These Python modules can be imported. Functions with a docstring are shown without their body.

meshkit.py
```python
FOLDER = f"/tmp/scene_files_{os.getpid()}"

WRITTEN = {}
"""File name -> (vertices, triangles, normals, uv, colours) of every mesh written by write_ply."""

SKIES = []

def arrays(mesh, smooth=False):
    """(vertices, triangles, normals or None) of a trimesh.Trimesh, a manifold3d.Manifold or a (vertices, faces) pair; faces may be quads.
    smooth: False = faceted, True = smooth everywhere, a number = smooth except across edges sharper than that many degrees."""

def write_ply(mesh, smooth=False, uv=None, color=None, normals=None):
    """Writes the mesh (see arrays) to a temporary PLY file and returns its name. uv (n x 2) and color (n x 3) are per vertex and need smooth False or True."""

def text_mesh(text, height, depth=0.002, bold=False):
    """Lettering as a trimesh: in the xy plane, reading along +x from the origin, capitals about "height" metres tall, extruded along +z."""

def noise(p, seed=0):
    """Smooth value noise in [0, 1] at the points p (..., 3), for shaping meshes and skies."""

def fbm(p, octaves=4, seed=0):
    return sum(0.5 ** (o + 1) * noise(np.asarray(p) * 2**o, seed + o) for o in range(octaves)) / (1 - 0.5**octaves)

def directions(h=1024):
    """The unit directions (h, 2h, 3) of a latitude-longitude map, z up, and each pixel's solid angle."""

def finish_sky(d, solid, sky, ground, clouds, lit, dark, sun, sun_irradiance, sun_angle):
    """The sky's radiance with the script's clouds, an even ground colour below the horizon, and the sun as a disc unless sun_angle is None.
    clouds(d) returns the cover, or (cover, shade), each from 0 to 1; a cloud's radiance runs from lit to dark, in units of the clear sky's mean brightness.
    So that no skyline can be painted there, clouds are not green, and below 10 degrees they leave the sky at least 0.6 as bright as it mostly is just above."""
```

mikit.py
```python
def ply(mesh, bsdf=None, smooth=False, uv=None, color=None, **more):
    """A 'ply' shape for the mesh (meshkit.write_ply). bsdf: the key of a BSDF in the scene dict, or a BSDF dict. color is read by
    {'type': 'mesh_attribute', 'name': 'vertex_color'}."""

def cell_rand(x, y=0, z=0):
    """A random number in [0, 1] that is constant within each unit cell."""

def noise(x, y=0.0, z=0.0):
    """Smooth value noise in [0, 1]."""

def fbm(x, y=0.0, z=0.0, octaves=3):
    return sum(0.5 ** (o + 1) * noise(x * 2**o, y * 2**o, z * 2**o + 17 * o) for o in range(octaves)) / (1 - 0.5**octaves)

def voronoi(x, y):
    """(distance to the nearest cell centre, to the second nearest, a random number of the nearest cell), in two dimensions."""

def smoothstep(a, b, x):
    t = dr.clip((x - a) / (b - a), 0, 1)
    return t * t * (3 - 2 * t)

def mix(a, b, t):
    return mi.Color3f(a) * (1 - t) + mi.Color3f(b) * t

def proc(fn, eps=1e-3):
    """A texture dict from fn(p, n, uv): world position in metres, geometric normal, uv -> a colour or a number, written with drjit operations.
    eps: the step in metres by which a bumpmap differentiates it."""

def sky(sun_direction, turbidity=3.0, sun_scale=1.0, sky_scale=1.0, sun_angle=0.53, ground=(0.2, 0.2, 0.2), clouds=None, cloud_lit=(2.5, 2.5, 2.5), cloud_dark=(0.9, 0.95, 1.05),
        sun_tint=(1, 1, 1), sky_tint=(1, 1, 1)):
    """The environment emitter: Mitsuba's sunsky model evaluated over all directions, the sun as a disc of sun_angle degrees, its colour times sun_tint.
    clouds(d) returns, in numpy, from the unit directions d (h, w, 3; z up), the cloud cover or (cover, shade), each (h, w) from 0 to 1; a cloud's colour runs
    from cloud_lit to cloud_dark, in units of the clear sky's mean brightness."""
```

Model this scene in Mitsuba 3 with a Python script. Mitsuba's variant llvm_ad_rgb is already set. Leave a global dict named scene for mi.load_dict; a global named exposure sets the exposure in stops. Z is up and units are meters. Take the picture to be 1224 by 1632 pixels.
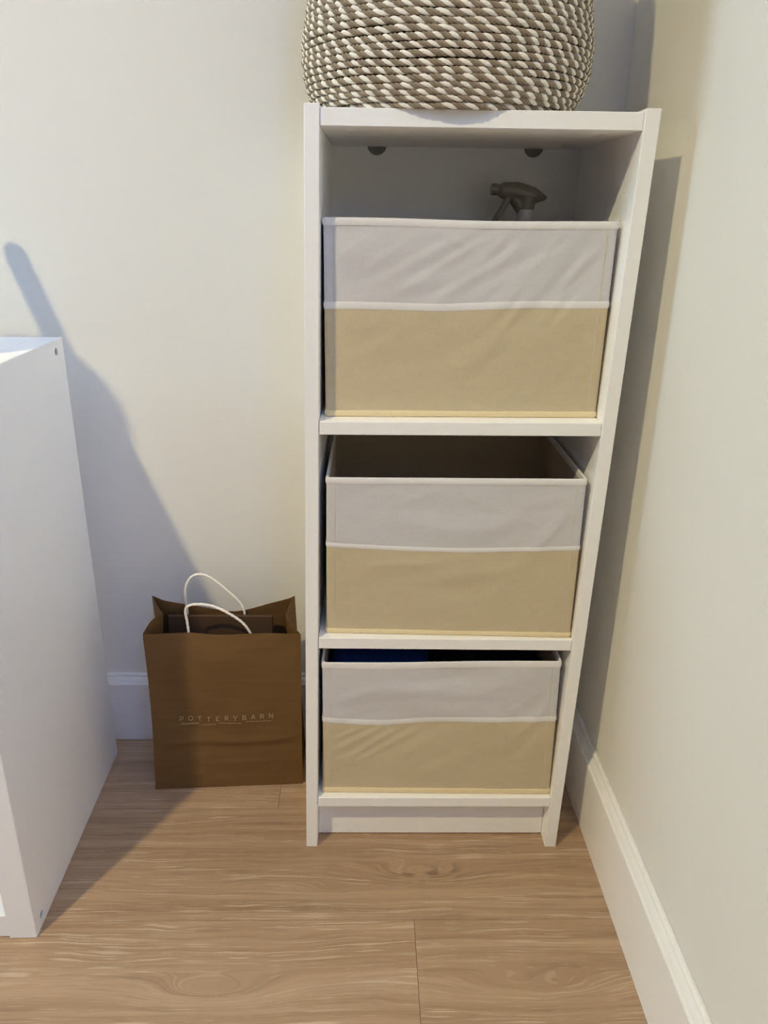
import math, random
import numpy as np, trimesh, shapely.geometry as sg
import drjit as dr
import mitsuba as mi
import manifold3d as m3
import mikit, meshkit
from scipy.spatial.transform import Rotation
from mikit import noise, fbm, smoothstep, mix

rng = np.random.default_rng(7)
scene, labels = {}, {}

# ------------------------------------------------------------------ camera, daylight, lamps, exposure
FOC = 1234.485
CAM = np.array([0.093912, -0.966036, 0.945685])
ROT = Rotation.from_euler('zxy', [-0.0202034, -0.3671611, -0.0056984]).as_matrix()   # columns right, forward, up
_m = np.eye(4)
_m[:3, 0], _m[:3, 1], _m[:3, 2], _m[:3, 3] = -ROT[:, 0], ROT[:, 2], ROT[:, 1], CAM
scene['camera'] = {'type': 'perspective', 'to_world': mi.ScalarTransform4f(_m.tolist()), 'fov': math.degrees(2 * math.atan(612 / FOC)),
                   'fov_axis': 'x', 'near_clip': 0.01, 'far_clip': 60.0}
LAMP = ((-1.00, -1.35), (25.4, 21.4, 11.9), 0.045)                 # a warm recessed downlight
# two inferred windows; their added blinds emit in place of the sky: in the left wall (y0, y1, z0, z1) and in the right wall behind the camera
WINDOW_LEFT, WINDOW_RIGHT = (-0.60, 0.05, 1.25, 2.32), (-2.45, -1.15, 1.32, 2.36)
BLIND_LEFT, BLIND_RIGHT = (8.4, 11.8, 14.4), (0.5, 2.0, 7.0)
exposure = 0.0
LAMP_GAIN = 90.0

WX, WY, CEIL, XL, YF = 0.4669, 0.2889, 2.45, -2.6, -3.6          # right wall, back wall, ceiling, left wall, front wall
SHEAR, BYAW, BH = 0.020255, -0.006614, 1.06002                    # the bookcase leans a little to the right


# ------------------------------------------------------------------ helpers
def T(mesh, **k):
    return mesh


def put(key, mesh, bsdf, smooth=False, **more):
    k, i = key, 0
    while k in scene:
        i += 1
        k = f'{key}_{i:03d}'
    scene[k] = mikit.ply(mesh, bsdf, smooth=smooth, **more)
    return k


def tag(key, label, category=None, group=None, kind=None):
    d = {'label': label} if label else {}
    if category:
        d['category'] = category
    if group:
        d['group'] = group
    if kind:
        d['kind'] = kind
    labels[key] = d


def struct(key, mesh, bsdf, label, smooth=False):
    k = put(key, mesh, bsdf, smooth)
    tag(k, label, key.split('_')[0], kind='structure')
    return k


def man(mesh):
    return m3.Manifold(m3.Mesh(np.asarray(mesh.vertices, np.float32), np.asarray(mesh.faces, np.uint32)))


def tri(m):
    q = m.to_mesh()
    return trimesh.Trimesh(np.array(q.vert_properties[:, :3], float), np.array(q.tri_verts), process=False)


def box(x0, x1, y0, y1, z0, z1, b=0.0008):
    """A box with chamfered edges."""
    lo, hi = np.array([x0, y0, z0]), np.array([x1, y1, z1])
    if b <= 0:
        m = trimesh.creation.box(hi - lo)
        m.apply_translation((lo + hi) / 2)
        return m
    pts = []
    for sx in (0, 1):
        for sy in (0, 1):
            for sz in (0, 1):
                c = np.where([sx, sy, sz], hi, lo)
                d = np.where([sx, sy, sz], -1, 1) * b
                for k in range(3):
                    q = c + d
                    q[k] = c[k]
                    pts.append(q)
    return trimesh.convex.convex_hull(np.array(pts))


def bk(v):
    """Bookcase coordinates to the room's."""
    v = np.array(v, float)
    X, Y = v[:, 0] + SHEAR * v[:, 2], v[:, 1]
    c, s = math.cos(BYAW), math.sin(BYAW)
    return np.stack([c * X - s * Y, s * X + c * Y, v[:, 2]], 1)


def bkm(mesh):
    mesh = mesh.copy()
    mesh.vertices = bk(mesh.vertices)
    return mesh


def grid(P, close_u=False, close_v=False):
    """A mesh from an array of points (rows, columns, 3)."""
    a, b = P.shape[:2]
    i, j = np.meshgrid(np.arange(a if close_v else a - 1), np.arange(b if close_u else b - 1), indexing='ij')
    i2, j2 = (i + 1) % a, (j + 1) % b
    q = np.stack([i * b + j, i * b + j2, i2 * b + j2, i2 * b + j], -1).reshape(-1, 4)
    return trimesh.Trimesh(P.reshape(-1, 3), np.vstack([q[:, [0, 1, 2]], q[:, [0, 2, 3]]]), process=False)


def spline(pts, n):
    from scipy.interpolate import CubicSpline
    pts = np.asarray(pts, float)
    t = np.r_[0, np.cumsum(np.linalg.norm(np.diff(pts, axis=0), axis=1))]
    return CubicSpline(t, pts)(np.linspace(0, t[-1], n))


def tube(path, r, sides=10, twist=None):
    p = np.asarray(path, float)
    t = np.gradient(p, axis=0)
    t /= np.linalg.norm(t, axis=1, keepdims=True)
    a = np.cross(t, [0.13, 1.0, 0.07])
    a /= np.linalg.norm(a, axis=1, keepdims=True)
    b = np.cross(t, a)
    ang = np.arange(sides) * 2 * np.pi / sides
    rr = np.broadcast_to(r, (len(p),))[:, None] * np.ones(sides)
    if twist is not None:
        s = np.r_[0, np.cumsum(np.linalg.norm(np.diff(p, axis=0), axis=1))]
        rr = rr * (1 + 0.14 * np.cos(2 * (ang[None] - s[:, None] * twist)))
    P = p[:, None] + rr[..., None] * (np.cos(ang)[None, :, None] * a[:, None] + np.sin(ang)[None, :, None] * b[:, None])
    m = grid(P, close_u=True)
    n = len(p)
    v = np.vstack([m.vertices, p[:1], p[-1:]])
    f = [m.faces]
    for j in range(sides):
        k = (j + 1) % sides
        f.append([[n * sides, k, j], [n * sides + 1, (n - 1) * sides + j, (n - 1) * sides + k]])
    m = trimesh.Trimesh(v, np.vstack(f), process=False)
    m.fix_normals()
    return m


def lathe(profile, n=32):
    m = trimesh.creation.revolve(np.asarray(profile, float), sections=n)
    m.fix_normals()
    return m


# ------------------------------------------------------------------ materials
def principled(color, rough=0.5, spec=0.5, **k):
    c = {'type': 'rgb', 'value': list(color)} if not isinstance(color, dict) else color
    return {'type': 'twosided', 'bsdf': {'type': 'principled', 'base_color': c, 'roughness': rough, 'specular': spec, **k}}


def bumped(inner, fn, scale, eps=5e-4):
    b = inner['bsdf'] if inner['type'] == 'twosided' else inner
    return {'type': 'twosided', 'bsdf': {'type': 'bumpmap', 'arbitrary': mikit.proc(fn, eps=eps), 'scale': scale, 'bsdf': b}}


def oak_fn(p, n, uv):
    x, y = p.x, p.y
    row = dr.floor((y + 0.138) / 0.225)
    fr = row * 0.41 + 0.41
    fr = fr - dr.floor(fr)
    col = dr.floor((x - 0.165 - fr * 1.22) / 1.22)
    r1, r2, r3 = mikit.cell_rand(row, col, 1), mikit.cell_rand(row, col, 2), mikit.cell_rand(row, col, 3)
    u, v = x + r1 * 23.0, y + r2 * 11.0
    g = v + 0.028 * fbm(u * 3.1, v * 9.0, r3 * 9, 3) + 0.006 * fbm(u * 11.0, v * 34.0, 3.0, 2)

    def knot(cx, cy, rx, ry, a):
        d = dr.square((x - cx) / rx) + dr.square((y - cy) / ry)
        return a * dr.exp(-d) * (0.85 + 0.3 * fbm(x * 20, y * 34, 1.0, 2))
    kn = knot(0.185, -0.056, 0.095, 0.022, 1.0)
    kn2 = knot(-0.100, -0.245, 0.085, 0.020, 1.0)
    kn3 = knot(0.33, -0.245, 0.12, 0.026, 0.8)
    kn4 = knot(0.04, -0.085, 0.05, 0.012, 0.7)
    g = g + 0.030 * kn + 0.034 * kn2 + 0.040 * kn3 + 0.02 * kn4
    tone = fbm(u * 2.2, g * 42.0, 5.0, 4)
    band = fbm(u * 1.3 + 4, g * 130.0, 2.0, 3)
    c = mix((0.335, 0.215, 0.130), (0.445, 0.305, 0.198), smoothstep(0.25, 0.75, 0.55 * tone + 0.45 * band))
    wob = g + 0.0012 * noise(u * 60, v * 40)
    pale = smoothstep(0.66, 0.86, noise(u * 17.0, wob * 560.0)) * smoothstep(0.35, 0.62, fbm(u * 4.0 + 7, g * 60.0, 1.0, 2))
    pale2 = smoothstep(0.74, 0.9, noise(u * 40.0 + 3, wob * 1000.0))
    dark = smoothstep(0.62, 0.86, noise(u * 22.0 + 11, wob * 620.0)) * 0.5 + smoothstep(0.6, 0.85, noise(u * 7.0 + 1, wob * 240.0)) * 0.35
    c = mix(c, (0.56, 0.43, 0.31), 0.62 * pale + 0.28 * pale2)
    c = c * (1 - 0.20 * dark) * (0.95 + 0.10 * r3)
    core = dr.maximum(kn * kn, 0) * smoothstep(0.45, 0.8, noise(x * 50, g * 330))
    return c * (1 - 0.45 * dr.clip(core, 0, 1))


def oak_bump(p, n, uv):
    return noise(p.x * 22.0, p.y * 620.0) * 0.6 + noise(p.x * 9.0, p.y * 260.0) * 0.4


def wall_fn(p, n, uv):
    s = fbm(p.x * 1.3 + p.y, p.z * 1.1, 4.0, 2)
    return mi.Color3f(0.745, 0.735, 0.695) * (0.985 + 0.03 * s)


def wall_bump(p, n, uv):
    q = p.x + p.y
    return fbm(q * 160, p.z * 160, p.y * 90, 2)


def weave(base, amt=0.06):
    base = mi.ScalarColor3f(base)

    def fn(p, n, uv):
        a = noise(p.x * 420, p.z * 1600, p.y * 420) + noise(p.x * 1500, p.z * 420, p.y * 1500)
        b = fbm(p.x * 60 + 9, p.z * 160, p.y * 60, 3)
        return mi.Color3f(base) * (1 + amt * (a - 1.0) + 1.2 * amt * (b - 0.5))
    return fn


def weave_bump(p, n, uv):
    k = 2 * math.pi / 0.0019
    return 0.5 + 0.25 * dr.sin((p.x + p.y) * k) * dr.sin(p.z * k) + 0.25 * noise(p.x * 700, p.z * 700, p.y * 700)


def kraft_fn(p, n, uv):
    s = fbm(p.x * 14, p.z * 220, p.y * 14, 3)
    t = fbm(p.x * 9, p.z * 9, p.y * 9, 3)
    return mix((0.130, 0.068, 0.024), (0.175, 0.098, 0.038), 0.55 * s + 0.45 * t)


def rope_fn(a, b):
    def fn(p, n, uv):
        f = noise(p.x * 900, p.z * 900, p.y * 900) * 0.5 + noise(p.x * 140, p.z * 140, p.y * 140) * 0.5
        return mix(a, b, f)
    return fn


MAT = {
    'white_laminate': principled((0.86, 0.865, 0.87), 0.38, 0.45),
    'shelf_white': principled((0.81, 0.83, 0.87), 0.33, 0.45),
    'wall_paint': bumped(principled(mikit.proc(wall_fn), 0.62, 0.25), wall_bump, 0.0004, 1e-3),
    'ceiling_paint': principled((0.62, 0.63, 0.64), 0.8, 0.1),
    'trim_paint': principled((0.82, 0.81, 0.79), 0.30, 0.5),
    'oak': bumped(principled(mikit.proc(oak_fn), 0.42, 0.35), oak_bump, 0.00035, 4e-4),
    'subfloor': principled((0.05, 0.04, 0.03), 0.9, 0.1),
    'grey_fabric': bumped(principled(mikit.proc(weave((0.600, 0.595, 0.615))), 0.85, 0.15, sheen=0.2), weave_bump, 0.0003, 2e-4),
    'beige_fabric': bumped(principled(mikit.proc(weave((0.560, 0.480, 0.330))), 0.85, 0.15, sheen=0.2), weave_bump, 0.00025, 2e-4),
    'white_tape': principled(mikit.proc(weave((0.745, 0.735, 0.735), 0.04)), 0.75, 0.2),
    'cream_piping': principled(mikit.proc(weave((0.760, 0.640, 0.410), 0.05)), 0.75, 0.2),
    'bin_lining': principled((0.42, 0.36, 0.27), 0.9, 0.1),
    'seam_thread': principled((0.60, 0.55, 0.46), 0.8, 0.1),
    'kraft': principled(mikit.proc(kraft_fn), 0.6, 0.25),
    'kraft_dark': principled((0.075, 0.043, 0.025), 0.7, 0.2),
    'kraft_print': principled((0.34, 0.25, 0.16), 0.6, 0.2),
    'paper_cord': principled((0.86, 0.83, 0.78), 0.7, 0.2),
    'rope_white': principled(mikit.proc(rope_fn((0.70, 0.655, 0.57), (0.88, 0.85, 0.78))), 0.75, 0.2),
    'rope_tan': principled(mikit.proc(rope_fn((0.17, 0.132, 0.092), (0.31, 0.25, 0.178))), 0.85, 0.15),
    'rope_pale_tan': principled(mikit.proc(rope_fn((0.21, 0.168, 0.12), (0.37, 0.305, 0.225))), 0.85, 0.15),
    'gap_shade_liner': principled((0.15, 0.12, 0.085), 0.9, 0.1),  # dark tone paints shade into the gaps between the coils
    'sprayer_plastic': principled((0.22, 0.20, 0.17), 0.32, 0.5),
    'bottle_plastic': principled((0.55, 0.55, 0.53), 0.35, 0.5),
    'blue_cloth': principled(mikit.proc(weave((0.012, 0.060, 0.28), 0.2)), 0.8, 0.2),
    'black_cloth': principled(mikit.proc(weave((0.012, 0.013, 0.018), 0.2)), 0.8, 0.2),
    'bolt_recess_shade': principled((0.06, 0.06, 0.06), 0.6, 0.15),  # near-black bolt tone stands in for the shade of the recesses
    'hole_dark': principled((0.05, 0.048, 0.045), 0.8, 0.1),
    'cam_recess_shade': principled((0.16, 0.155, 0.15), 0.5, 0.3),  # cams darkened to carry the shade of their recesses
    'cutout_shade': principled((0.20, 0.195, 0.19), 0.5, 0.3),  # grey in place of the shade inside the open cut-outs
    'board_wood': principled((0.38, 0.24, 0.13), 0.5, 0.3),
    'grey_card': principled((0.30, 0.31, 0.32), 0.8, 0.1),
    'lamp_trim': principled((0.80, 0.80, 0.78), 0.4, 0.3),
    'frame_white': principled((0.78, 0.78, 0.77), 0.4, 0.3),
    'far_low_bounce': principled((0.17, 0.185, 0.20), 0.7, 0.2),  # unseen walls toned dark to cut bounced light
}
for k, v in MAT.items():
    scene[k] = v

# ------------------------------------------------------------------ the room
# floor: a base and planks of 225 mm with fine bevelled joints
struct('floor', box(XL, WX, YF, WY, -0.05, -0.009, 0), 'subfloor', 'light oak plank floor with fine joints and pale grain')
for row in range(-15, 2):
    y0 = -0.138 + 0.225 * row
    if y0 > WY or y0 + 0.225 < YF:
        continue
    fr = (row * 0.41 + 0.41) % 1.0
    for col in range(-5, 2):
        x0 = 0.165 + fr * 1.22 + col * 1.22
        a, b = max(x0, XL), min(x0 + 1.22, WX)
        c, d = max(y0, YF), min(y0 + 0.225, WY)
        if b - a < 0.01 or d - c < 0.01:
            continue
        g = 0.00022
        put('floor__plank', box(a + g, b - g, c + g, d - g, -0.009, 0.0, 0.0004), 'oak')

struct('wall_back', box(XL - 0.1, WX + 0.1, WY, WY + 0.1, -0.05, CEIL + 0.1, 0), 'wall_paint', 'off-white painted back wall behind the bookcase and the paper bag')


def cut_wall(x0, x1, win):
    w = man(box(x0, x1, YF - 0.1, WY, -0.05, CEIL + 0.1, 0))
    return tri(w - man(box(x0 - 0.1, x1 + 0.1, win[0], win[1], win[2], win[3], 0)))


struct('wall_right', cut_wall(WX, WX + 0.1, WINDOW_RIGHT), 'wall_paint', 'off-white painted wall at the right of the bookcase')
struct('wall_left', cut_wall(XL - 0.1, XL, WINDOW_LEFT), 'far_low_bounce', 'unseen wall at the far left, toned dark to cut bounced light')
struct('wall_front', box(XL - 0.1, WX + 0.1, YF - 0.1, YF, -0.05, CEIL + 0.1, 0), 'far_low_bounce', 'unseen wall behind the photographer, toned dark to cut bounced light')
struct('ceiling', box(XL - 0.1, WX + 0.1, YF - 0.1, WY + 0.1, CEIL, CEIL + 0.1, 0), 'ceiling_paint', 'white ceiling with recessed downlights')
for num, (win, xw, into, glow) in enumerate(((WINDOW_LEFT, XL, -1, BLIND_LEFT), (WINDOW_RIGHT, WX, 1, BLIND_RIGHT)), 1):
    y0, y1, z0, z1 = win
    xa, xb = sorted((xw + into * 0.03, xw + into * 0.09))
    m = man(box(xa, xb, y0, y1, z0, z1, 0)) - man(box(xa - 0.1, xb + 0.1, y0 + 0.04, y1 - 0.04, z0 + 0.04, z1 - 0.04, 0))
    wk = struct(f'window_{num}', tri(m), 'frame_white', ('white framed window with an added glowing blind in the far left wall', 'white framed window with an added glowing blind in the right wall beside the photographer')[num - 1])
    put(f'{wk}__sill', box(*sorted((xw - into * 0.03, xw + into * 0.03)), y0 + 0.001, y1 - 0.001, z0 + 0.0005, z0 + 0.02), 'frame_white')
    xp = xw + into * 0.035
    P = np.array([[[xp, y, z] for y in ((y0 + 0.04, y1 - 0.04)[::-into])] for z in (z0 + 0.04, z1 - 0.04)])
    scene[f'{wk}__blind'] = {**mikit.ply(grid(P), 'frame_white'), 'emitter': {'type': 'area', 'radiance': {'type': 'rgb', 'value': list(glow)}}}

# baseboards: flat board, a lip, a hollow moulding and a thin top bead
BB = [(0, 0), (0.0162, 0), (0.0162, 0.1215), (0.0152, 0.1236), (0.0132, 0.1242), (0.0120, 0.1262), (0.0098, 0.1296), (0.0066, 0.1322), (0.0056, 0.1330),
      (0.0056, 0.1338), (0.0064, 0.1345), (0.0062, 0.1368), (0.0040, 0.1384), (0, 0.1388)]


def extrude_profile(prof, length):
    return trimesh.creation.extrude_polygon(sg.Polygon(prof), length)


def baseboard(axis, a, b, side):
    m = extrude_profile(BB, b - a)                       # profile x = out of the wall, y = up, z = along
    v = m.vertices
    out, up, along = v[:, 0], v[:, 1], v[:, 2] + a
    if axis == 'x':
        m.vertices = np.stack([along, WY - out, up], 1)
    else:
        m.vertices = np.stack([WX - out, along, up], 1)
    m.fix_normals()
    return m


struct('baseboard_back', baseboard('x', XL, WX, 0), 'trim_paint', 'white moulded baseboard along the back wall', smooth=25)
struct('baseboard_right', baseboard('y', YF, WY - 0.016, 0), 'trim_paint', 'white moulded baseboard along the right wall', smooth=25)
# a thin ragged bead of caulk where the right baseboard meets the wall
ys = np.arange(YF + 0.02, WY - 0.02, 0.004)
w = 0.0009 + 0.0022 * meshkit.fbm(np.stack([ys * 60, ys * 0, ys * 0], 1), 3) ** 2
zc = 0.1386 + 0.0012 * (meshkit.noise(np.stack([ys * 35, ys * 0 + 3, ys * 0], 1)) - 0.3)
P = np.stack([np.stack([WX - 0.0012 - w * 0, ys, zc - 0.002], 1), np.stack([WX - 0.0022 - 0 * w, ys, zc], 1), np.stack([WX - 0.0004 + 0 * w, ys, zc + w * 1.6], 1)], 0)
put('baseboard_right__caulk_bead', grid(P), 'trim_paint', smooth=True)

# the recessed downlight
(lx, ly), col, r = LAMP
ring = lathe([(r + 0.001, -0.001), (r + 0.004, -0.004), (r + 0.030, -0.003), (r + 0.032, 0.0), (r + 0.001, 0.0), (r + 0.001, -0.001)], 40)
ring.apply_translation([lx, ly, CEIL])
put('downlight__trim_ring', ring, 'lamp_trim', smooth=30)
a = np.linspace(0, 2 * np.pi, 40, endpoint=False)
v = np.vstack([[[lx, ly, CEIL - 0.002]], np.stack([lx + r * np.cos(a), ly + r * np.sin(a), np.full(40, CEIL - 0.002)], 1)])
f = [[0, 1 + (j + 1) % 40, 1 + j] for j in range(40)]
scene['downlight__lens'] = {**mikit.ply((v, f), 'lamp_trim'), 'emitter': {'type': 'area', 'radiance': {'type': 'rgb', 'value': [LAMP_GAIN * c for c in col]}}}
tag('downlight', 'recessed warm ceiling downlight above the left of the camera', 'ceiling light')

# ------------------------------------------------------------------ the narrow bookcase
PT = 0.0176                                  # panel thickness
BW, BD = 0.400, 0.280
S1, S2, S3 = 0.69697, 0.38072, 0.09637       # upper faces of the shelves
TILT = {S1: 0.0015, S2: -0.0017, S3: 0.0003}
B = 'bookcase'


def bput(name, mesh, mat, smooth=False):
    return put(f'{B}__{name}', bkm(mesh), mat, smooth)


def tilted(mesh, s):
    mesh.vertices = mesh.vertices + np.array([0, 0, 1.0]) * (mesh.vertices[:, :1] / BW) * TILT[s]
    return mesh


def side_panel(x0, inner):
    m = man(box(x0, x0 + PT, 0, BD, 0, BH, 0.0007))
    m -= man(box(x0 - 0.1, x0 + 0.1, 0.255, 0.4, -0.1, 0.146, 0))               # notch for the baseboard
    for zc in np.arange(0.9725 - 0.0318 * 24, 1.0, 0.0318):
        for yc in (0.042, 0.235):
            c = trimesh.creation.cylinder(0.0025, 0.018, sections=10)
            c.apply_transform(trimesh.transformations.rotation_matrix(math.pi / 2, [0, 1, 0]))
            c.apply_translation([inner, yc, zc])
            m -= man(c)
    return tri(m)


bput('side_panel', side_panel(0, PT), 'white_laminate')
bput('side_panel', side_panel(BW - PT, BW - PT), 'white_laminate')
tb = man(box(PT + 0.0003, BW - PT - 0.0003, 0.003, BD, 1.0375, 1.0565, 0.0007))
cams = [(0.0533, 0.0578), (0.0522, 0.1988), (0.3478, 0.0569), (0.3439, 0.2119)]
for cx, cy in cams:
    c = trimesh.creation.cylinder(0.0075, 0.02, sections=24)
    c.apply_translation([cx, cy, 1.0375])
    tb -= man(c)
bput('top_board', tri(tb), 'white_laminate')
for cx, cy in cams:
    c = lathe([(0, -0.006), (0.0070, -0.006), (0.0070, 0.006), (0, 0.006)], 20)
    c.apply_translation([cx, cy, 1.0449])
    bput('cam_lock', c, 'cam_recess_shade', smooth=30)
for s in (S1, S2):
    bput('shelf', tilted(box(PT + 0.0006, BW - PT - 0.0006, 0.002, 0.272, s - 0.0176, s, 0.0009), s), 'white_laminate')
bput('bottom_board', tilted(box(PT + 0.0003, BW - PT - 0.0003, 0.002, 0.262, S3 - 0.0176, S3, 0.0009), S3), 'white_laminate')
bput('kickboard', box(PT + 0.0006, BW - PT - 0.0006, 0.029, 0.044, 0.0012, S3 - 0.0178, 0.0006), 'white_laminate')
bp = man(box(PT - 0.004, BW - PT + 0.004, 0.2803, 0.2835, 0.147, 1.056, 0))
for hx in (0.0832, 0.3125):
    c = trimesh.creation.cylinder(0.0145, 0.05, sections=40)
    c.apply_transform(trimesh.transformations.rotation_matrix(math.pi / 2, [1, 0, 0]))
    c.apply_translation([hx, 0.282, 1.0405])
    bp -= man(c)
bput('back_panel', tri(bp), 'white_laminate')
for hx in (0.0832, 0.3125):                               # added grey discs: painted shade of the two open cut-outs of the back
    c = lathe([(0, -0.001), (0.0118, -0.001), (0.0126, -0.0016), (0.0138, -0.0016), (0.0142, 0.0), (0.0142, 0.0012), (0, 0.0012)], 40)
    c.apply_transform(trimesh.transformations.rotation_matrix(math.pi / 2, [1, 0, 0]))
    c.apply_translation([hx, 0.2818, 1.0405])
    bput('cutout_shade_disc', c, 'cutout_shade', smooth=30)
tag(B, 'narrow white bookcase with two shelves, slightly leaning, against the back wall beside the corner', 'bookcase')


# ------------------------------------------------------------------ fabric bins in the bookcase
def creases(x, z, segs):
    """Fold ridges of the cloth: (x0, z0, x1, z1, width, height) each."""
    out = 0 * x
    for x0, z0, x1, z1, w, h in segs:
        dx, dz = x1 - x0, z1 - z0
        L2 = dx * dx + dz * dz
        t = ((x - x0) * dx + (z - z0) * dz) / L2
        d = ((x - x0) * dz - (z - z0) * dx) / math.sqrt(L2) / 1.25
        e = np.clip(t / 0.3, 0, 1) * np.clip((1 - t) / 0.3, 0, 1)
        out = out + 0.62 * h * e * (np.exp(-(d / w) ** 2) - 0.6 * np.exp(-((d - 1.5 * w) / w) ** 2))
    return out


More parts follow.
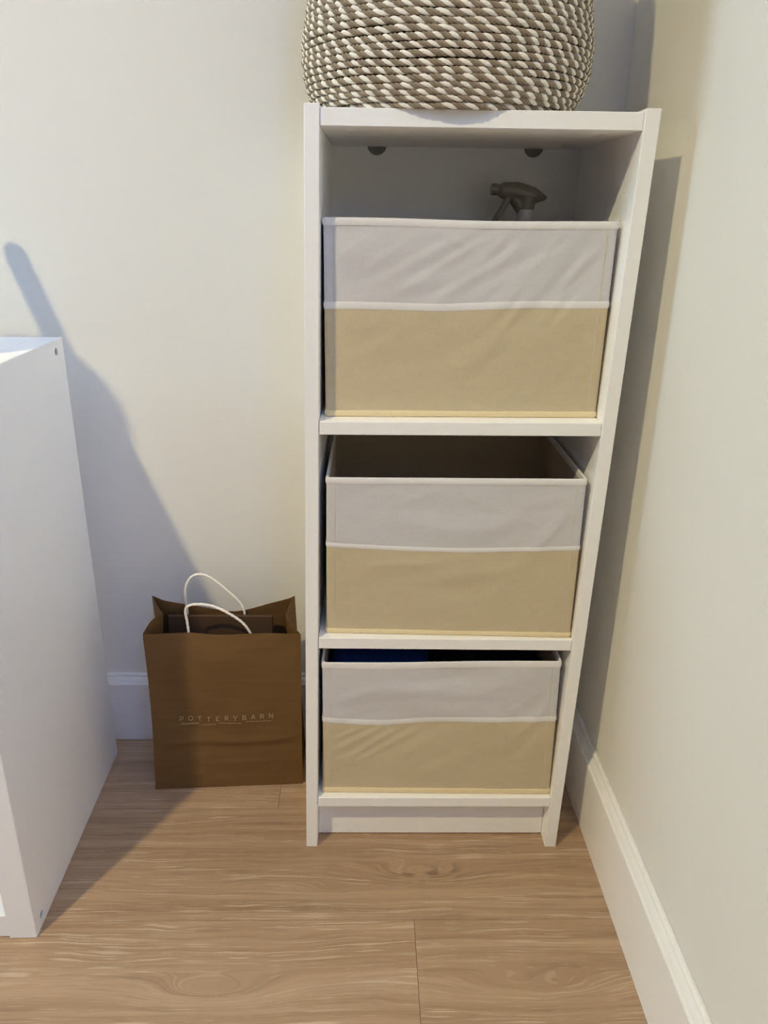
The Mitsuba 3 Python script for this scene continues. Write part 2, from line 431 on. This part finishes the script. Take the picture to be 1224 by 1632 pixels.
def bin_(key, lo, hi, yb0, yb1, yt, back, zt, bands, label, seam_wave=None, wr=1.0, seed=1, sag=0.0):
    """lo/hi: (left x, right x) at the foot and the rim; yb0, yb1: depth of the front at its left and right foot; yt: at the rim; bands: heights of piping top, seam bottom, seam top, rim bottom."""
    z0, z1 = bands['foot'], zt
    R = 0.0045

    def loop(t, inset=0.0, step=0.0035):
        xa, xb = lo[0] + (hi[0] - lo[0]) * t + inset, lo[1] + (hi[1] - lo[1]) * t - inset
        yb_ = back - inset
        nf = 100
        xs = np.linspace(xa + R, xb - R, nf)
        fy = lambda x: (yb0 + (yb1 - yb0) * np.clip((x - xa) / (xb - xa), 0, 1)) * (1 - t) + yt * t + inset
        pts, nor = [], []
        for x in xs:
            pts.append((x, fy(x)))
            nor.append((0, -1))
        for a in (0.35, 0.8, 1.2):
            pts.append((xb - R + R * math.sin(a), fy(xb) + R - R * math.cos(a)))
            nor.append((math.sin(a), -math.cos(a)))
        for y in np.linspace(fy(xb) + R, yb_ - R, 34):
            pts.append((xb, y))
            nor.append((1, 0))
        for x in np.linspace(xb - R, xa + R, 24):
            pts.append((x, yb_))
            nor.append((0, 1))
        for y in np.linspace(yb_ - R, fy(xa) + R, 34):
            pts.append((xa, y))
            nor.append((-1, 0))
        for a in (1.2, 0.8, 0.35):
            pts.append((xa + R - R * math.sin(a), fy(xa) + R - R * math.cos(a)))
            nor.append((-math.sin(a), -math.cos(a)))
        return np.array(pts), np.array(nor)

    def zwave(x, t):
        """Rows that follow the seam and the rim's slackness."""
        return np.interp(t, [0, 1], [0, 0]) * x

    def band(za, zb, rows, bulge, thick=True, wrinkle=1.0, off=0.0, fa=None, fb=None, inset=0.0):
        """A strip of cloth between the heights za and zb (functions of x allowed)."""
        P = []
        ts = np.linspace(0, 1, rows)
        prof = [(t, bulge * math.sin(math.pi * t) ** 0.6 if bulge else 0.0) for t in ts]
        for t, bl in prof:
            zm = (za if not callable(za) else za(0.2)) * (1 - t) + (zb if not callable(zb) else zb(0.2)) * t
            pts, nor = loop((zm - z0) / (z1 - z0), inset)
            x = pts[:, 0]
            zz = (za(x) if callable(za) else za) * (1 - t) + (zb(x) if callable(zb) else zb) * t + 0 * x
            tt = np.clip((zz - z0) / (z1 - z0), 0, 1)
            q = np.stack([x * 9, zz * 9, pts[:, 1] * 9], 1)
            d1 = meshkit.fbm(np.stack([(x + 0.75 * zz) * 7 + 2 * meshkit.noise(q * 0.7 + 5), (zz - (0.45 + 0.25 * np.sin(x * 13 + seed)) * x) * 34, pts[:, 1] * 25], 1), 2, seed) - 0.5
            d2 = meshkit.fbm(q, 3, seed + 9) - 0.5
            edge = np.sin(math.pi * np.clip(tt, 0, 1)) ** 0.5
            fade = np.clip(np.minimum(x - x.min(), x.max() - x) / 0.022 - 0.25, 0, 1)
            up = 0.45 + 0.55 * np.clip((tt - 0.45) / 0.25, 0, 1)
            disp = wrinkle * wr * edge * fade * (0.0080 * up * d1 + 0.0065 * d2) + off + bl
            disp = disp + np.where(nor[:, 1] < -0.9, fade * wrinkle * creases(x, zz, bands.get('folds', ())), 0)
            disp = np.minimum(disp, 0.0032)
            P.append(np.stack([x + nor[:, 0] * disp, pts[:, 1] + nor[:, 1] * disp, zz + (TILT[bands['s']] * x / BW)], 1))
        return grid(np.array(P), close_u=True)

    sw = seam_wave or (lambda x: 0 * x)
    rw = bands.get('rim_wave') or (lambda x: 0 * x)
    sa = lambda x: bands['seam0'] + sw(x)
    sb = lambda x: bands['seam1'] + sw(x)
    ra = lambda x: bands['rim0'] + rw(x)
    rb = lambda x: z1 + rw(x)
    pa = bands['pipe']
    m = {}
    m['lower_fabric'] = (band(pa - 0.002, lambda x: sa(x) + 0.002, 46, 0.0), 'beige_fabric')
    m['upper_fabric'] = (band(lambda x: sb(x) - 0.002, lambda x: ra(x) + 0.002, 40, 0.0), 'grey_fabric')
    m['seam_tape'] = (band(sa, sb, 7, 0.0007, off=0.0004), 'white_tape')
    m['bottom_piping'] = (band(z0, pa, 8, 0.0016, wrinkle=0.4, off=-0.0002), 'cream_piping')
    rim_o = band(ra, rb, 6, 0.0008, wrinkle=0.6, off=0.0006)
    inn = band(rb, lambda x: ra(x) - 0.002, 4, 0.0, wrinkle=0.5, off=0.0, inset=0.0026)
    # the fold over the rim
    n = rim_o.vertices.shape[0] // 6
    top = np.stack([rim_o.vertices[-n:], (rim_o.vertices[-n:] + inn.vertices[:n]) / 2 + [0, 0, 0.0012], inn.vertices[:n]])
    m['rim_binding'] = (trimesh.util.concatenate([rim_o, grid(top, close_u=True), inn]), 'white_tape')
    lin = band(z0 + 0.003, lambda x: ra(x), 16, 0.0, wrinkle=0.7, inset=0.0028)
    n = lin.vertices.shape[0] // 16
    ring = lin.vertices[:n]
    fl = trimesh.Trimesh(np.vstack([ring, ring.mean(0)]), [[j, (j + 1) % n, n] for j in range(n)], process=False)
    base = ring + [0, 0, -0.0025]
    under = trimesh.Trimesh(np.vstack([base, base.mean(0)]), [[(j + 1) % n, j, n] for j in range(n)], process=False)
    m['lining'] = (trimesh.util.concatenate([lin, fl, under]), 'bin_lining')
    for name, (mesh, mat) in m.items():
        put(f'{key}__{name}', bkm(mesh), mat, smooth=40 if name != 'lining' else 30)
    # stitched edge seams on the two front corners
    for s in (0, 1):
        pts = []
        for t in np.linspace(0.045, 0.965, 26):
            p, _ = loop(t)
            i = 2 if s == 0 else 97
            z = z0 + (z1 - z0) * t
            pts.append((p[i, 0] + (0.001 if s == 0 else -0.001), p[i, 1] + 0.0002, z + TILT[bands['s']] * p[i, 0] / BW))
        put(f'{key}__corner_seam', bkm(tube(np.array(pts), 0.0007, 6)), 'seam_thread', smooth=True)
    tag(key, label, 'fabric bin', 'fabric bins in the bookcase')


bin_('fabric_bin', (0.0248, 0.3806), (0.0206, 0.3758), 0.028, 0.0285, 0.0245, 0.262, 0.9400,
     dict(s=S1, foot=S1 + 0.0004, pipe=0.7060, seam0=0.8345, seam1=0.8435, rim0=0.9322, folds=[(0.20, 0.928, 0.055, 0.848, 0.0050, 0.0016), (0.15, 0.935, 0.065, 0.875, 0.0040, 0.0011), (0.235, 0.93, 0.10, 0.845, 0.0045, 0.0016), (0.285, 0.922, 0.135, 0.83, 0.0050, 0.0018), (0.33, 0.915, 0.20, 0.845, 0.0055, 0.0013), (0.155, 0.93, 0.20, 0.905, 0.005, 0.0015), (0.09, 0.93, 0.03, 0.89, 0.004, 0.001), (0.16, 0.83, 0.04, 0.76, 0.007, 0.0012), (0.30, 0.825, 0.16, 0.745, 0.009, 0.0013)], rim_wave=lambda x: -0.0025 * (x / 0.4) + 0.0008 * np.sin(x * 21)),
     'grey and beige fabric bin on the top shelf, holding the spray bottle', seam_wave=lambda x: 0.0045 * np.clip((x - 0.2) / 0.18, -0.1, 1) + 0.0008 * np.sin(x * 30), seed=3, wr=1.2)
bin_('fabric_bin_001', (0.0282, 0.3805), (0.0276, 0.3738), 0.0165, 0.0085, 0.0055, 0.252, 0.6195,
     dict(s=S2, foot=S2 + 0.0004, pipe=0.3895, seam0=0.5195, seam1=0.5262, rim0=0.6115, folds=[(0.19, 0.60, 0.28, 0.575, 0.006, 0.0013), (0.28, 0.58, 0.36, 0.60, 0.006, 0.0011), (0.19, 0.61, 0.09, 0.57, 0.005, 0.001), (0.34, 0.50, 0.10, 0.455, 0.008, 0.0013), (0.22, 0.50, 0.06, 0.49, 0.005, 0.001), (0.25, 0.44, 0.08, 0.41, 0.009, 0.001)], rim_wave=lambda x: 0.0025 * (x / 0.4)),
     'empty grey and beige fabric bin on the middle shelf', seam_wave=lambda x: -0.0055 * np.sin(np.pi * np.clip((x - 0.02) / 0.36, 0, 1)), seed=8, wr=0.85)
bin_('fabric_bin_002', (0.0252, 0.3818), (0.0232, 0.3722), 0.0135, 0.0095, 0.0065, 0.252, 0.3368,
     dict(s=S3, foot=S3 + 0.0004, pipe=0.1072, seam0=0.2325, seam1=0.2420, rim0=0.3268, folds=[(0.15, 0.228, 0.045, 0.150, 0.0045, 0.0019), (0.12, 0.226, 0.035, 0.175, 0.0040, 0.0016), (0.185, 0.230, 0.06, 0.145, 0.0050, 0.0018), (0.09, 0.224, 0.03, 0.195, 0.0035, 0.0013), (0.23, 0.235, 0.12, 0.15, 0.008, 0.0013), (0.30, 0.20, 0.16, 0.12, 0.010, 0.0012), (0.26, 0.31, 0.10, 0.275, 0.007, 0.0010)], rim_wave=lambda x: 0.0024 * (x / 0.4) - 0.0012 * np.sin(np.pi * x / 0.2)),
     'grey and beige fabric bin on the bottom board, filled with blue and black cloth',
     seam_wave=lambda x: -0.0062 * np.exp(-((x - 0.11) / 0.05) ** 2) + 0.003 * np.clip((x - 0.2) / 0.18, -0.3, 1), seed=14, wr=1.15)


# cloth in the bottom bin
def cushion(x0, x1, y0, y1, z0, z1, seed, amp=0.006):
    n = 26
    u, v = np.meshgrid(np.linspace(-1, 1, n), np.linspace(-1, 1, n))
    def half(s):
        h = (1 - np.abs(u) ** 6) * (1 - np.abs(v) ** 6)
        X = (x0 + x1) / 2 + (x1 - x0) / 2 * u
        Y = (y0 + y1) / 2 + (y1 - y0) / 2 * v
        Z = (z0 + z1) / 2 + s * (z1 - z0) / 2 * h ** 0.35
        if s > 0:
            Z = Z + amp * (meshkit.fbm(np.stack([X * 30, Y * 30, Z * 0 + seed], -1), 3) - 0.5) * h
        P = np.stack([X, Y, Z], -1)
        return grid(P if s > 0 else P[:, ::-1])
    return trimesh.util.concatenate([half(1), half(-1)])


def fold_stack(key, x0, x1, y0, y1, z0, z1, layers, mat, seed):
    dz = (z1 - z0) / layers
    for i in range(layers):
        e = 0.003 * ((i * 7 + seed) % 3)
        put(f'{key}__fold', bkm(cushion(x0 + e, x1 - e, y0 + e, y1, z0 + i * dz, z0 + (i + 1) * dz, seed + i)), mat, smooth=50)


fold_stack('folded_cloth', 0.034, 0.188, 0.030, 0.240, S3 + 0.006, 0.300, 5, 'blue_cloth', 2)
tag('folded_cloth', 'dark blue folded cloth inside the bottom fabric bin', 'cloth')
fold_stack('folded_cloth_001', 0.191, 0.358, 0.030, 0.240, S3 + 0.006, 0.292, 5, 'black_cloth', 5)
tag('folded_cloth_001', 'black folded cloth inside the bottom fabric bin', 'cloth')

# ------------------------------------------------------------------ spray bottle in the top bin
SB = np.array([0.2945, 0.200, S1 + 0.006])
k = 'spray_bottle'
body = lathe([(0, 0), (0.028, 0), (0.031, 0.004), (0.031, 0.15), (0.029, 0.165), (0.021, 0.190), (0.013, 0.208), (0.0105, 0.214), (0.0105, 0.226), (0, 0.226)], 40)
body.apply_translation(SB)
put(f'{k}__bottle', bkm(body), 'bottle_plastic', smooth=40)
a = np.linspace(0, 2 * np.pi, 48, endpoint=False)
rr = 0.0122 + 0.0005 * (np.arange(48) % 2)
col = np.array([np.stack([rr * s * np.cos(a), rr * s * np.sin(a), np.full(48, z)], 1) for s, z in ((0.05, 0.2295), (0.94, 0.2295), (1, 0.231), (1, 0.2500), (0.94, 0.2515), (0.05, 0.2515))])
colm = grid(col, close_u=True)
colm.apply_translation(SB)
put(f'{k}__collar', bkm(colm), 'bottle_plastic', smooth=30)


def hull(balls, n=14):
    return m3.Manifold.batch_hull([m3.Manifold.sphere(r, n * 2).translate(tuple(c)) for c, r in balls])


X0, Y0 = SB[0], SB[1]
hd = hull([((0.2625, Y0, 0.9785), 0.0110), ((0.2800, Y0, 0.9775), 0.0125)])
hd += hull([((0.2800, Y0, 0.9775), 0.0125), ((0.3010, Y0, 0.9725), 0.0115)])
hd += hull([((0.3010, Y0, 0.9725), 0.0115), ((0.3195, Y0, 0.9700), 0.0030)])
hd += hull([((0.2945, Y0, 0.968), 0.0120), ((0.2945, Y0, 0.9540), 0.0112)])
hd += hull([((0.2760, Y0, 0.972), 0.0095), ((0.2880, Y0, 0.9540), 0.0080)])
hm = tri(hd.refine_to_length(0.003))
hm = trimesh.Trimesh(hm.vertices, hm.faces)
trimesh.smoothing.filter_taubin(hm, iterations=10)
put(f'{k}__spray_head', bkm(hm), 'sprayer_plastic', smooth=60)
nz = trimesh.creation.cylinder(0.0075, 0.010, sections=24)
nz.apply_transform(trimesh.transformations.rotation_matrix(math.pi / 2, [0, 1, 0]))
nz.apply_translation([0.2485, Y0, 0.9800])
put(f'{k}__nozzle', bkm(nz), 'sprayer_plastic', smooth=30)
tg = hull([((0.2680, Y0 + q, 0.970), 0.0042) for q in (-0.005, 0.005)] + [((0.2610, Y0 + q, 0.955), 0.0040) for q in (-0.005, 0.005)])
tg += hull([((0.2610, Y0 + q, 0.955), 0.0040) for q in (-0.005, 0.005)] + [((0.2480, Y0 + q, 0.934), 0.0035) for q in (-0.005, 0.005)])
put(f'{k}__trigger', bkm(tri(tg)), 'sprayer_plastic', smooth=40)
tag(k, 'trigger spray bottle with a grey head, standing in the top fabric bin', 'spray bottle')

# ------------------------------------------------------------------ woven rope basket on top of the bookcase
k = 'rope_basket'
BC = np.array([0.1656, 0.1280])
PROF = np.array([(1.0608, 0.1450), (1.0655, 0.154), (1.073, 0.1612), (1.085, 0.1682), (1.100, 0.1728), (1.117, 0.1746), (1.135, 0.1742), (1.155, 0.1716), (1.184, 0.1665),
                 (1.22, 0.162), (1.26, 0.157), (1.30, 0.151), (1.345, 0.143)])


def across(r):
    return 0.1370 + 0.30 * (r - 0.147)                   # the basket is oval: less deep than wide


PITCH = 0.0076
coil = 0
zz = 1.0608
while zz < 1.335:
    r0 = np.interp(zz, PROF[:, 0], PROF[:, 1])
    slope = (np.interp(zz + 0.002, PROF[:, 0], PROF[:, 1]) - np.interp(zz - 0.002, PROF[:, 0], PROF[:, 1])) / 0.004
    dz = PITCH / math.sqrt(1 + 0.6 * slope * slope)
    rope = 0.00375 * (0.96 + 0.12 * rng.random())
    turns = int(round(2 * math.pi * r0 / (0.0212 * (0.86 + 0.30 * rng.random()))))
    nn = turns * 7
    th = np.linspace(0, 2 * np.pi, nn, endpoint=False)
    cyc = np.stack([3 * np.cos(th) + 20, 3 * np.sin(th) + 20, np.full(nn, coil * 0.35)], 1)
    wav = meshkit.fbm(cyc, 3, 5) - 0.5
    wav2 = meshkit.fbm(cyc * 2.1 + 40, 3, 8) - 0.5
    Rr = r0 + 0.004 * wav2
    Zz = zz + 0.0050 * wav * np.clip((zz - 1.059) / 0.02, 0.12, 1)
    ph0 = rng.random() * 6.28
    drift = 1.2 * (meshkit.fbm(cyc * 1.7 + 11, 2, 3) - 0.5)
    key = f'{k}__rope_coil' if coil == 0 else f'{k}__rope_coil_{coil:03d}'
    for s in range(3):
        psi = -turns * th + ph0 + drift + (0, 2.35, 3.93)[s]          # turning down to the right seen from outside
        rho = rope * (0.42 if s == 0 else 0.56)
        cr = Rr + rho * np.cos(psi)
        cy_ = cr - r0 + across(r0)
        sagf = -0.0022 * np.clip((cy_ * np.cos(th) - 0.115) / 0.02, 0, 1) * np.exp(-(zz - 1.0608) / 0.012)
        ctr = np.stack([cr * np.sin(th), -cy_ * np.cos(th), Zz + rho * np.sin(psi) + sagf], 1)
        tng = np.roll(ctr, -1, 0) - np.roll(ctr, 1, 0)
        tng /= np.linalg.norm(tng, axis=1, keepdims=True)
        e1 = np.stack([np.sin(th), -np.cos(th), 0 * th], 1)
        e1 -= tng * (e1 * tng).sum(1, keepdims=True)
        e1 /= np.linalg.norm(e1, axis=1, keepdims=True)
        e2 = np.cross(tng, e1)
        an = np.arange(6) * math.pi / 3
        sr = rope * (0.70 if s == 0 else 0.54)
        P = ctr[:, None] + sr * (np.cos(an)[None, :, None] * e1[:, None] + np.sin(an)[None, :, None] * e2[:, None])
        P = P + np.array([BC[0], BC[1], 0])
        mm = grid(P, close_u=True, close_v=True)
        mm.invert()
        mm.vertices[:, 2] = np.where(mm.vertices[:, 1] > 0.0015, np.maximum(mm.vertices[:, 2], 1.0569), mm.vertices[:, 2])
        put(key + '__' + ('white_strand', 'tan_strand', 'pale_tan_strand')[s], bkm(mm), ('rope_white', 'rope_tan', 'rope_pale_tan')[s], smooth=True)
    coil += 1
    zz += dz * (0.97 + 0.06 * rng.random())
ln = np.array([(0, 1.0575), (0.140, 1.0575)] + [(r - 0.0052, z) for z, r in PROF if 1.063 < z < 1.335] + [(0.139, 1.335)])
lin = lathe(ln, 64)
rl = np.linalg.norm(lin.vertices[:, :2], axis=1)
lin.vertices[:, 1] *= np.where(rl > 0.1, (across(rl + 0.0052) - 0.0052) / np.maximum(rl, 0.01), 0.93)
lin.apply_translation([BC[0], BC[1], 0])
put(f'{k}__added_liner', bkm(lin), 'gap_shade_liner', smooth=40)  # liner added to block light behind the coils
tag(k, 'round basket of twisted white and tan rope standing on top of the bookcase', 'basket')

# ------------------------------------------------------------------ paper shopping bag
k = 'paper_bag'
FL, FR_ = np.array([-0.2734, 0.1336]), np.array([-0.0177, 0.1471])
BLb, BRb = np.array([-0.276, 0.248]), np.array([-0.0215, 0.256])


def bag_ring(t, off=0.0):
    """The outline at height fraction t: front, right gusset, back, left gusset."""
    L = lambda a, b: np.asarray(a) * (1 - t) + np.asarray(b) * t
    fl, fr = L(FL, (-0.2655, 0.1330)), L(FR_, (-0.0128, 0.1460))
    bl, br = L(BLb, (-0.2640, 0.1985)), L(BRb, (-0.0262, 0.1995))
    gl = L((FL + BLb) / 2, (-0.2400, 0.1680))
    gr = L((FR_ + BRb) / 2, (-0.0390, 0.1700))
    bow = math.sin(math.pi * t)
    fl[0] += 0.0035 * bow
    N = 40
    pts, hs = [], []
    for s in np.linspace(0, 1, N)[:-1]:
        pts.append(fl * (1 - s) + fr * s)
        hs.append(('f', s))
    for a, b, tagn in ((fr, gr, 'r1'), (gr, br, 'r2')):
        for s in np.linspace(0, 1, 8)[:-1]:
            pts.append(a * (1 - s) + b * s)
            hs.append((tagn, s))
    for s in np.linspace(0, 1, N)[:-1]:
        pts.append(br * (1 - s) + bl * s)
        hs.append(('b', s))
    for a, b, tagn in ((bl, gl, 'l1'), (gl, fl, 'l2')):
        for s in np.linspace(0, 1, 8)[:-1]:
            pts.append(a * (1 - s) + b * s)
            hs.append((tagn, s))
    return np.array(pts), hs


def bag_top(h):
    n, s = h
    if n == 'f':
        return 0.3105 - 0.0075 * s + 0.0015 * math.sin(s * 9) - 0.0012 * math.exp(-((s - 0.45) / 0.1) ** 2)
    if n == 'b':                                           # from the right peak to the left peak, sagging between
        sag = 0.029 * (1 - abs(2 * s - 1) ** 1.6) ** 0.8
        return 0.3490 - 0.003 * (1 - s) - sag + 0.0015 * math.sin(s * 11)
    a = {'r1': (0.303, 0.3235), 'r2': (0.3235, 0.3475), 'l1': (0.3465, 0.3285), 'l2': (0.3285, 0.3105)}[n]
    return a[0] * (1 - s) + a[1] * s + (0.006 * math.sin(math.pi * s) if n == 'l2' else 0.0)


def bag_disp(x, z, h):
    """Soft dents and fold lines of the paper, as a distance along the face's normal."""
    n = h[0]
    q = meshkit.fbm(np.array([[x * 16, z * 16, {'f': 0, 'b': 5}.get(n, 9)]]), 3, 4)[0] - 0.5
    d = 0.010 * q * min(1, z / 0.03)
    if n == 'f':
        zc = 0.098 + 0.010 * (h[1] - 0.5) + 0.003 * math.sin(h[1] * 7)
        d += 0.0042 * math.exp(-abs(z - zc) / 0.008) - 0.0020 * math.exp(-((z - zc + 0.014) / 0.01) ** 2)
        d += 0.0016 * math.exp(-abs(z - 0.050 - 0.004 * h[1]) / 0.005)
        d += 0.0030 * math.exp(-((z - 0.262) / 0.03) ** 2 - ((h[1] - 0.52) / 0.16) ** 2)
    return d


rows = 64
layers = []
for inner in (0, 1):
    P = []
    for r in range(rows + 1):
        t = r / rows
        pts, hs = bag_ring(t)
        nrm = np.roll(pts, -1, 0) - np.roll(pts, 1, 0)
        nrm = np.stack([nrm[:, 1], -nrm[:, 0]], 1)
        nrm /= np.linalg.norm(nrm, axis=1, keepdims=True)
        row_ = []
        for (x, y), h, nn_ in zip(pts, hs, nrm):
            z = 0.0004 + t * (bag_top(h) - 0.0004)
            corner = {'f': min(h[1], 1 - h[1]) * 12, 'b': min(h[1], 1 - h[1]) * 12}.get(h[0], min(h[1], 1 - h[1]) * 3)
            d = bag_disp(x, z, h) * min(1, corner) - 0.0005 * inner
            row_.append((x + nn_[0] * d, y + nn_[1] * d, z))
        P.append(row_)
    layers.append(np.array(P))
outer, innr = layers
rim = np.stack([outer[-1], innr[-1]])
ring = outer[0]
nr = len(ring)
floor_ = trimesh.Trimesh(np.vstack([ring, ring.mean(0)]), [[(j + 1) % nr, j, nr] for j in range(nr)], process=False)
bagm = trimesh.util.concatenate([grid(outer, close_u=True), grid(rim, close_u=True), grid(innr[:, ::-1], close_u=True), floor_])
put(f'{k}__bag_body', bagm, 'kraft', smooth=28)


def on_front(s, z, lift=0.0004):
    """A point on the bag's front: s from 0 at the left edge to 1 at the right, height z."""
    i = s * 39
    zz_ = outer[:, :40, 2]
    i0 = int(np.clip(math.floor(i), 0, 38))
    f = i - i0
    a = np.array([np.interp(z, outer[:, i0, 2], outer[:, i0, c]) for c in range(2)])
    b = np.array([np.interp(z, outer[:, i0 + 1, 2], outer[:, i0 + 1, c]) for c in range(2)])
    p = a * (1 - f) + b * f
    return np.array([p[0] + 0.0527 * lift, p[1] - 0.9986 * lift, z])


def drape(mesh2d, s0, z0, width=0.2535):
    """Flat print laid onto the front of the bag (x along the bag, y up)."""
    m = mesh2d.copy()
    out = []
    for x, y, z in m.vertices:
        out.append(on_front(s0 + x / width, z0 + y, 0.0011 + z))
    m.vertices = np.array(out)
    return m


word = 'POTTERYBARN'
pxs = np.linspace(288.5, 432.0, 11)
dips = [0.0, 0.0004, -0.0016, -0.0036, -0.0030, -0.0018, -0.0015, -0.0008, 0.0003, 0.0010, 0.0014]
for ch, px, dp in zip(word, pxs, dips):
    lt = meshkit.text_mesh(ch, 0.0088, 0.00025, bold=True)
    w_ = lt.bounds[1][0] - lt.bounds[0][0]
    lt.apply_translation([-lt.bounds[0][0] - w_ / 2, 0, 0])
    lt = trimesh.Trimesh(*trimesh.remesh.subdivide_to_size(lt.vertices, lt.faces, 0.004), process=False)
    s = (px - 241.0) / (481.5 - 241.0)
    put(f'{k}__letter', drape(lt, s, 0.1420 + dp), 'kraft_print')
for xa, xb, z_, h_ in ((287, 315, 0.1345, 0.0022), (320, 342, 0.1305, 0.0012), (347, 384, 0.1335, 0.0012), (391, 432, 0.1355, 0.0012)):
    xs = np.linspace((xa - 241) / 240.5, (xb - 241) / 240.5, 9)
    P = np.array([[on_front(s, z_ + dz_ + (0.004 * (s - 0.45) if xa > 318 else -0.006 * (s - 0.2)), 0.0004) for s in xs] for dz_ in (0, h_)])
    put(f'{k}__print_line', grid(P), 'kraft_print')
CORD = 0.0021
hf = spline([(-0.1945, 0.1460, 0.285), (-0.1945, 0.1445, 0.309), (-0.1950, 0.141, 0.335), (-0.1945, 0.138, 0.352), (-0.188, 0.134, 0.3615), (-0.172, 0.1335, 0.3645), (-0.150, 0.1335, 0.3610),
             (-0.124, 0.134, 0.3470), (-0.108, 0.139, 0.3310), (-0.0985, 0.146, 0.3130), (-0.0945, 0.1500, 0.300), (-0.0930, 0.1515, 0.285)], 90)
hb = spline([(-0.2075, 0.197, 0.300), (-0.2070, 0.195, 0.325), (-0.2065, 0.191, 0.352), (-0.2000, 0.188, 0.3770), (-0.1870, 0.186, 0.3905), (-0.1730, 0.185, 0.3915), (-0.1560, 0.186, 0.3815),
             (-0.1360, 0.189, 0.3600), (-0.1190, 0.192, 0.3390), (-0.1120, 0.193, 0.3240), (-0.1105, 0.194, 0.312)], 90)
for h in (hf, hb):
    put(f'{k}__handle', tube(h, CORD, 10, twist=900.0), 'paper_cord', smooth=True)
    labels[f'{k}__handle' if h is hf else f'{k}__handle_001'] = {'label': 'white twisted paper handle'}
tag(k, 'brown kraft paper shopping bag with white handles standing between the bookcase and the cube shelf', 'shopping bag')
# a folded dark paper parcel inside the bag
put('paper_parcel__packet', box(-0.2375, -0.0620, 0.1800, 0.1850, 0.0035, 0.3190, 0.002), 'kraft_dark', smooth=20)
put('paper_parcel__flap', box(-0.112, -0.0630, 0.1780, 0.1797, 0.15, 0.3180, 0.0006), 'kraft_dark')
tag('paper_parcel', 'dark brown paper parcel inside the kraft shopping bag', 'parcel')

# ------------------------------------------------------------------ white cube shelf at the left edge
k = 'cube_shelf'
CX, CY, CYAW, CD, CH, CWD, CT = -0.36127, -0.16423, 0.01912, 0.397, 0.7657, 0.765, 0.0375


def cu(mesh):
    mesh = mesh.copy()
    v = mesh.vertices
    c, s = math.cos(CYAW), math.sin(CYAW)
    mesh.vertices = np.stack([CX + c * v[:, 0] - s * v[:, 1], CY + s * v[:, 0] + c * v[:, 1], v[:, 2]], 1)
    return mesh


bolts = [(0.0245, 0.0168), (0.371, 0.0200), (0.366, 0.7490), (0.0245, 0.7490)]
for i, x0 in enumerate((-CT, -CWD)):
    m = man(box(x0, x0 + CT, 0, CD, 0.0, CH, 0.0009))
    face = 0.0 if i == 0 else -CWD
    for by, bz in bolts:
        c = trimesh.creation.cylinder(0.0056, 0.028, sections=28)
        c.apply_transform(trimesh.transformations.rotation_matrix(math.pi / 2, [0, 1, 0]))
        c.apply_translation([face, by, bz])
        m -= man(c)
    sk = put(f'{k}__side_panel', cu(tri(m)), 'shelf_white')
    for by, bz in bolts:
        sg_ = 1 if i == 0 else -1
        c = m3.Manifold.cylinder(0.003, 0.0055, 0.0055, 24) - m3.Manifold.cylinder(0.01, 0.0024, 0.0024, 6).translate((0, 0, 0.0012))
        c = tri(c)
        c.apply_transform(trimesh.transformations.rotation_matrix(sg_ * math.pi / 2, [0, 1, 0]))
        c.apply_translation([face - sg_ * 0.0060, by, bz])
        put(f'{sk}__bolt', cu(c), 'bolt_recess_shade')
put(f'{k}__top_panel', cu(box(-CWD + CT, -CT, 0.0008, CD, CH - CT, CH - 0.0003, 0.0009)), 'shelf_white')
put(f'{k}__bottom_panel', cu(box(-CWD + CT, -CT, 0.0025, CD, 0.0008, CT + 0.0015, 0.0009)), 'shelf_white')
put(f'{k}__divider', cu(box(-CWD / 2 - 0.008, -CWD / 2 + 0.008, 0.003, CD - 0.003, CT + 0.0015, CH - CT, 0.0008)), 'shelf_white')
for a, b in ((-CWD + CT, -CWD / 2 - 0.008), (-CWD / 2 + 0.008, -CT)):
    put(f'{k}__shelf', cu(box(a, b, 0.003, CD - 0.003, CH / 2 - 0.008, CH / 2 + 0.008, 0.0008)), 'shelf_white')
tag(k, 'low white cube shelf with bolted side panels cut off by the left edge', 'shelf unit')

# unseen objects made up to cast the rounded shadow on the wall, left of the frame
bxm = man(box(-0.66, -0.50, -0.10, 0.04, CH, 0.9895, 0.002)) - man(box(-0.657, -0.503, -0.097, 0.037, CH + 0.003, 0.980, 0))
put('shadow_caster_box__body', tri(bxm), 'grey_card')
put('shadow_caster_box__lid', box(-0.662, -0.498, -0.102, 0.042, 0.9896, 0.9920, 0.0008), 'grey_card')
tag('shadow_caster_box', 'unseen grey box added on the cube shelf to carry the shadow casting board', 'box')
disc = sg.Point(-0.535, -0.036).buffer(0.0905, 48)
hand = sg.LineString([(-0.487, 0.0), (-0.4855, 0.166)]).buffer(0.0150, 16)
brd = trimesh.creation.extrude_polygon(disc.union(hand).buffer(0.012).buffer(-0.012), 0.008)
brd.apply_translation([0, 0, 0.9922])
put('shadow_caster_board__board', brd, 'board_wood', smooth=30)
tag('shadow_caster_board', 'unseen round board with a handle, added on the grey box to cast the wall shadow', 'board')
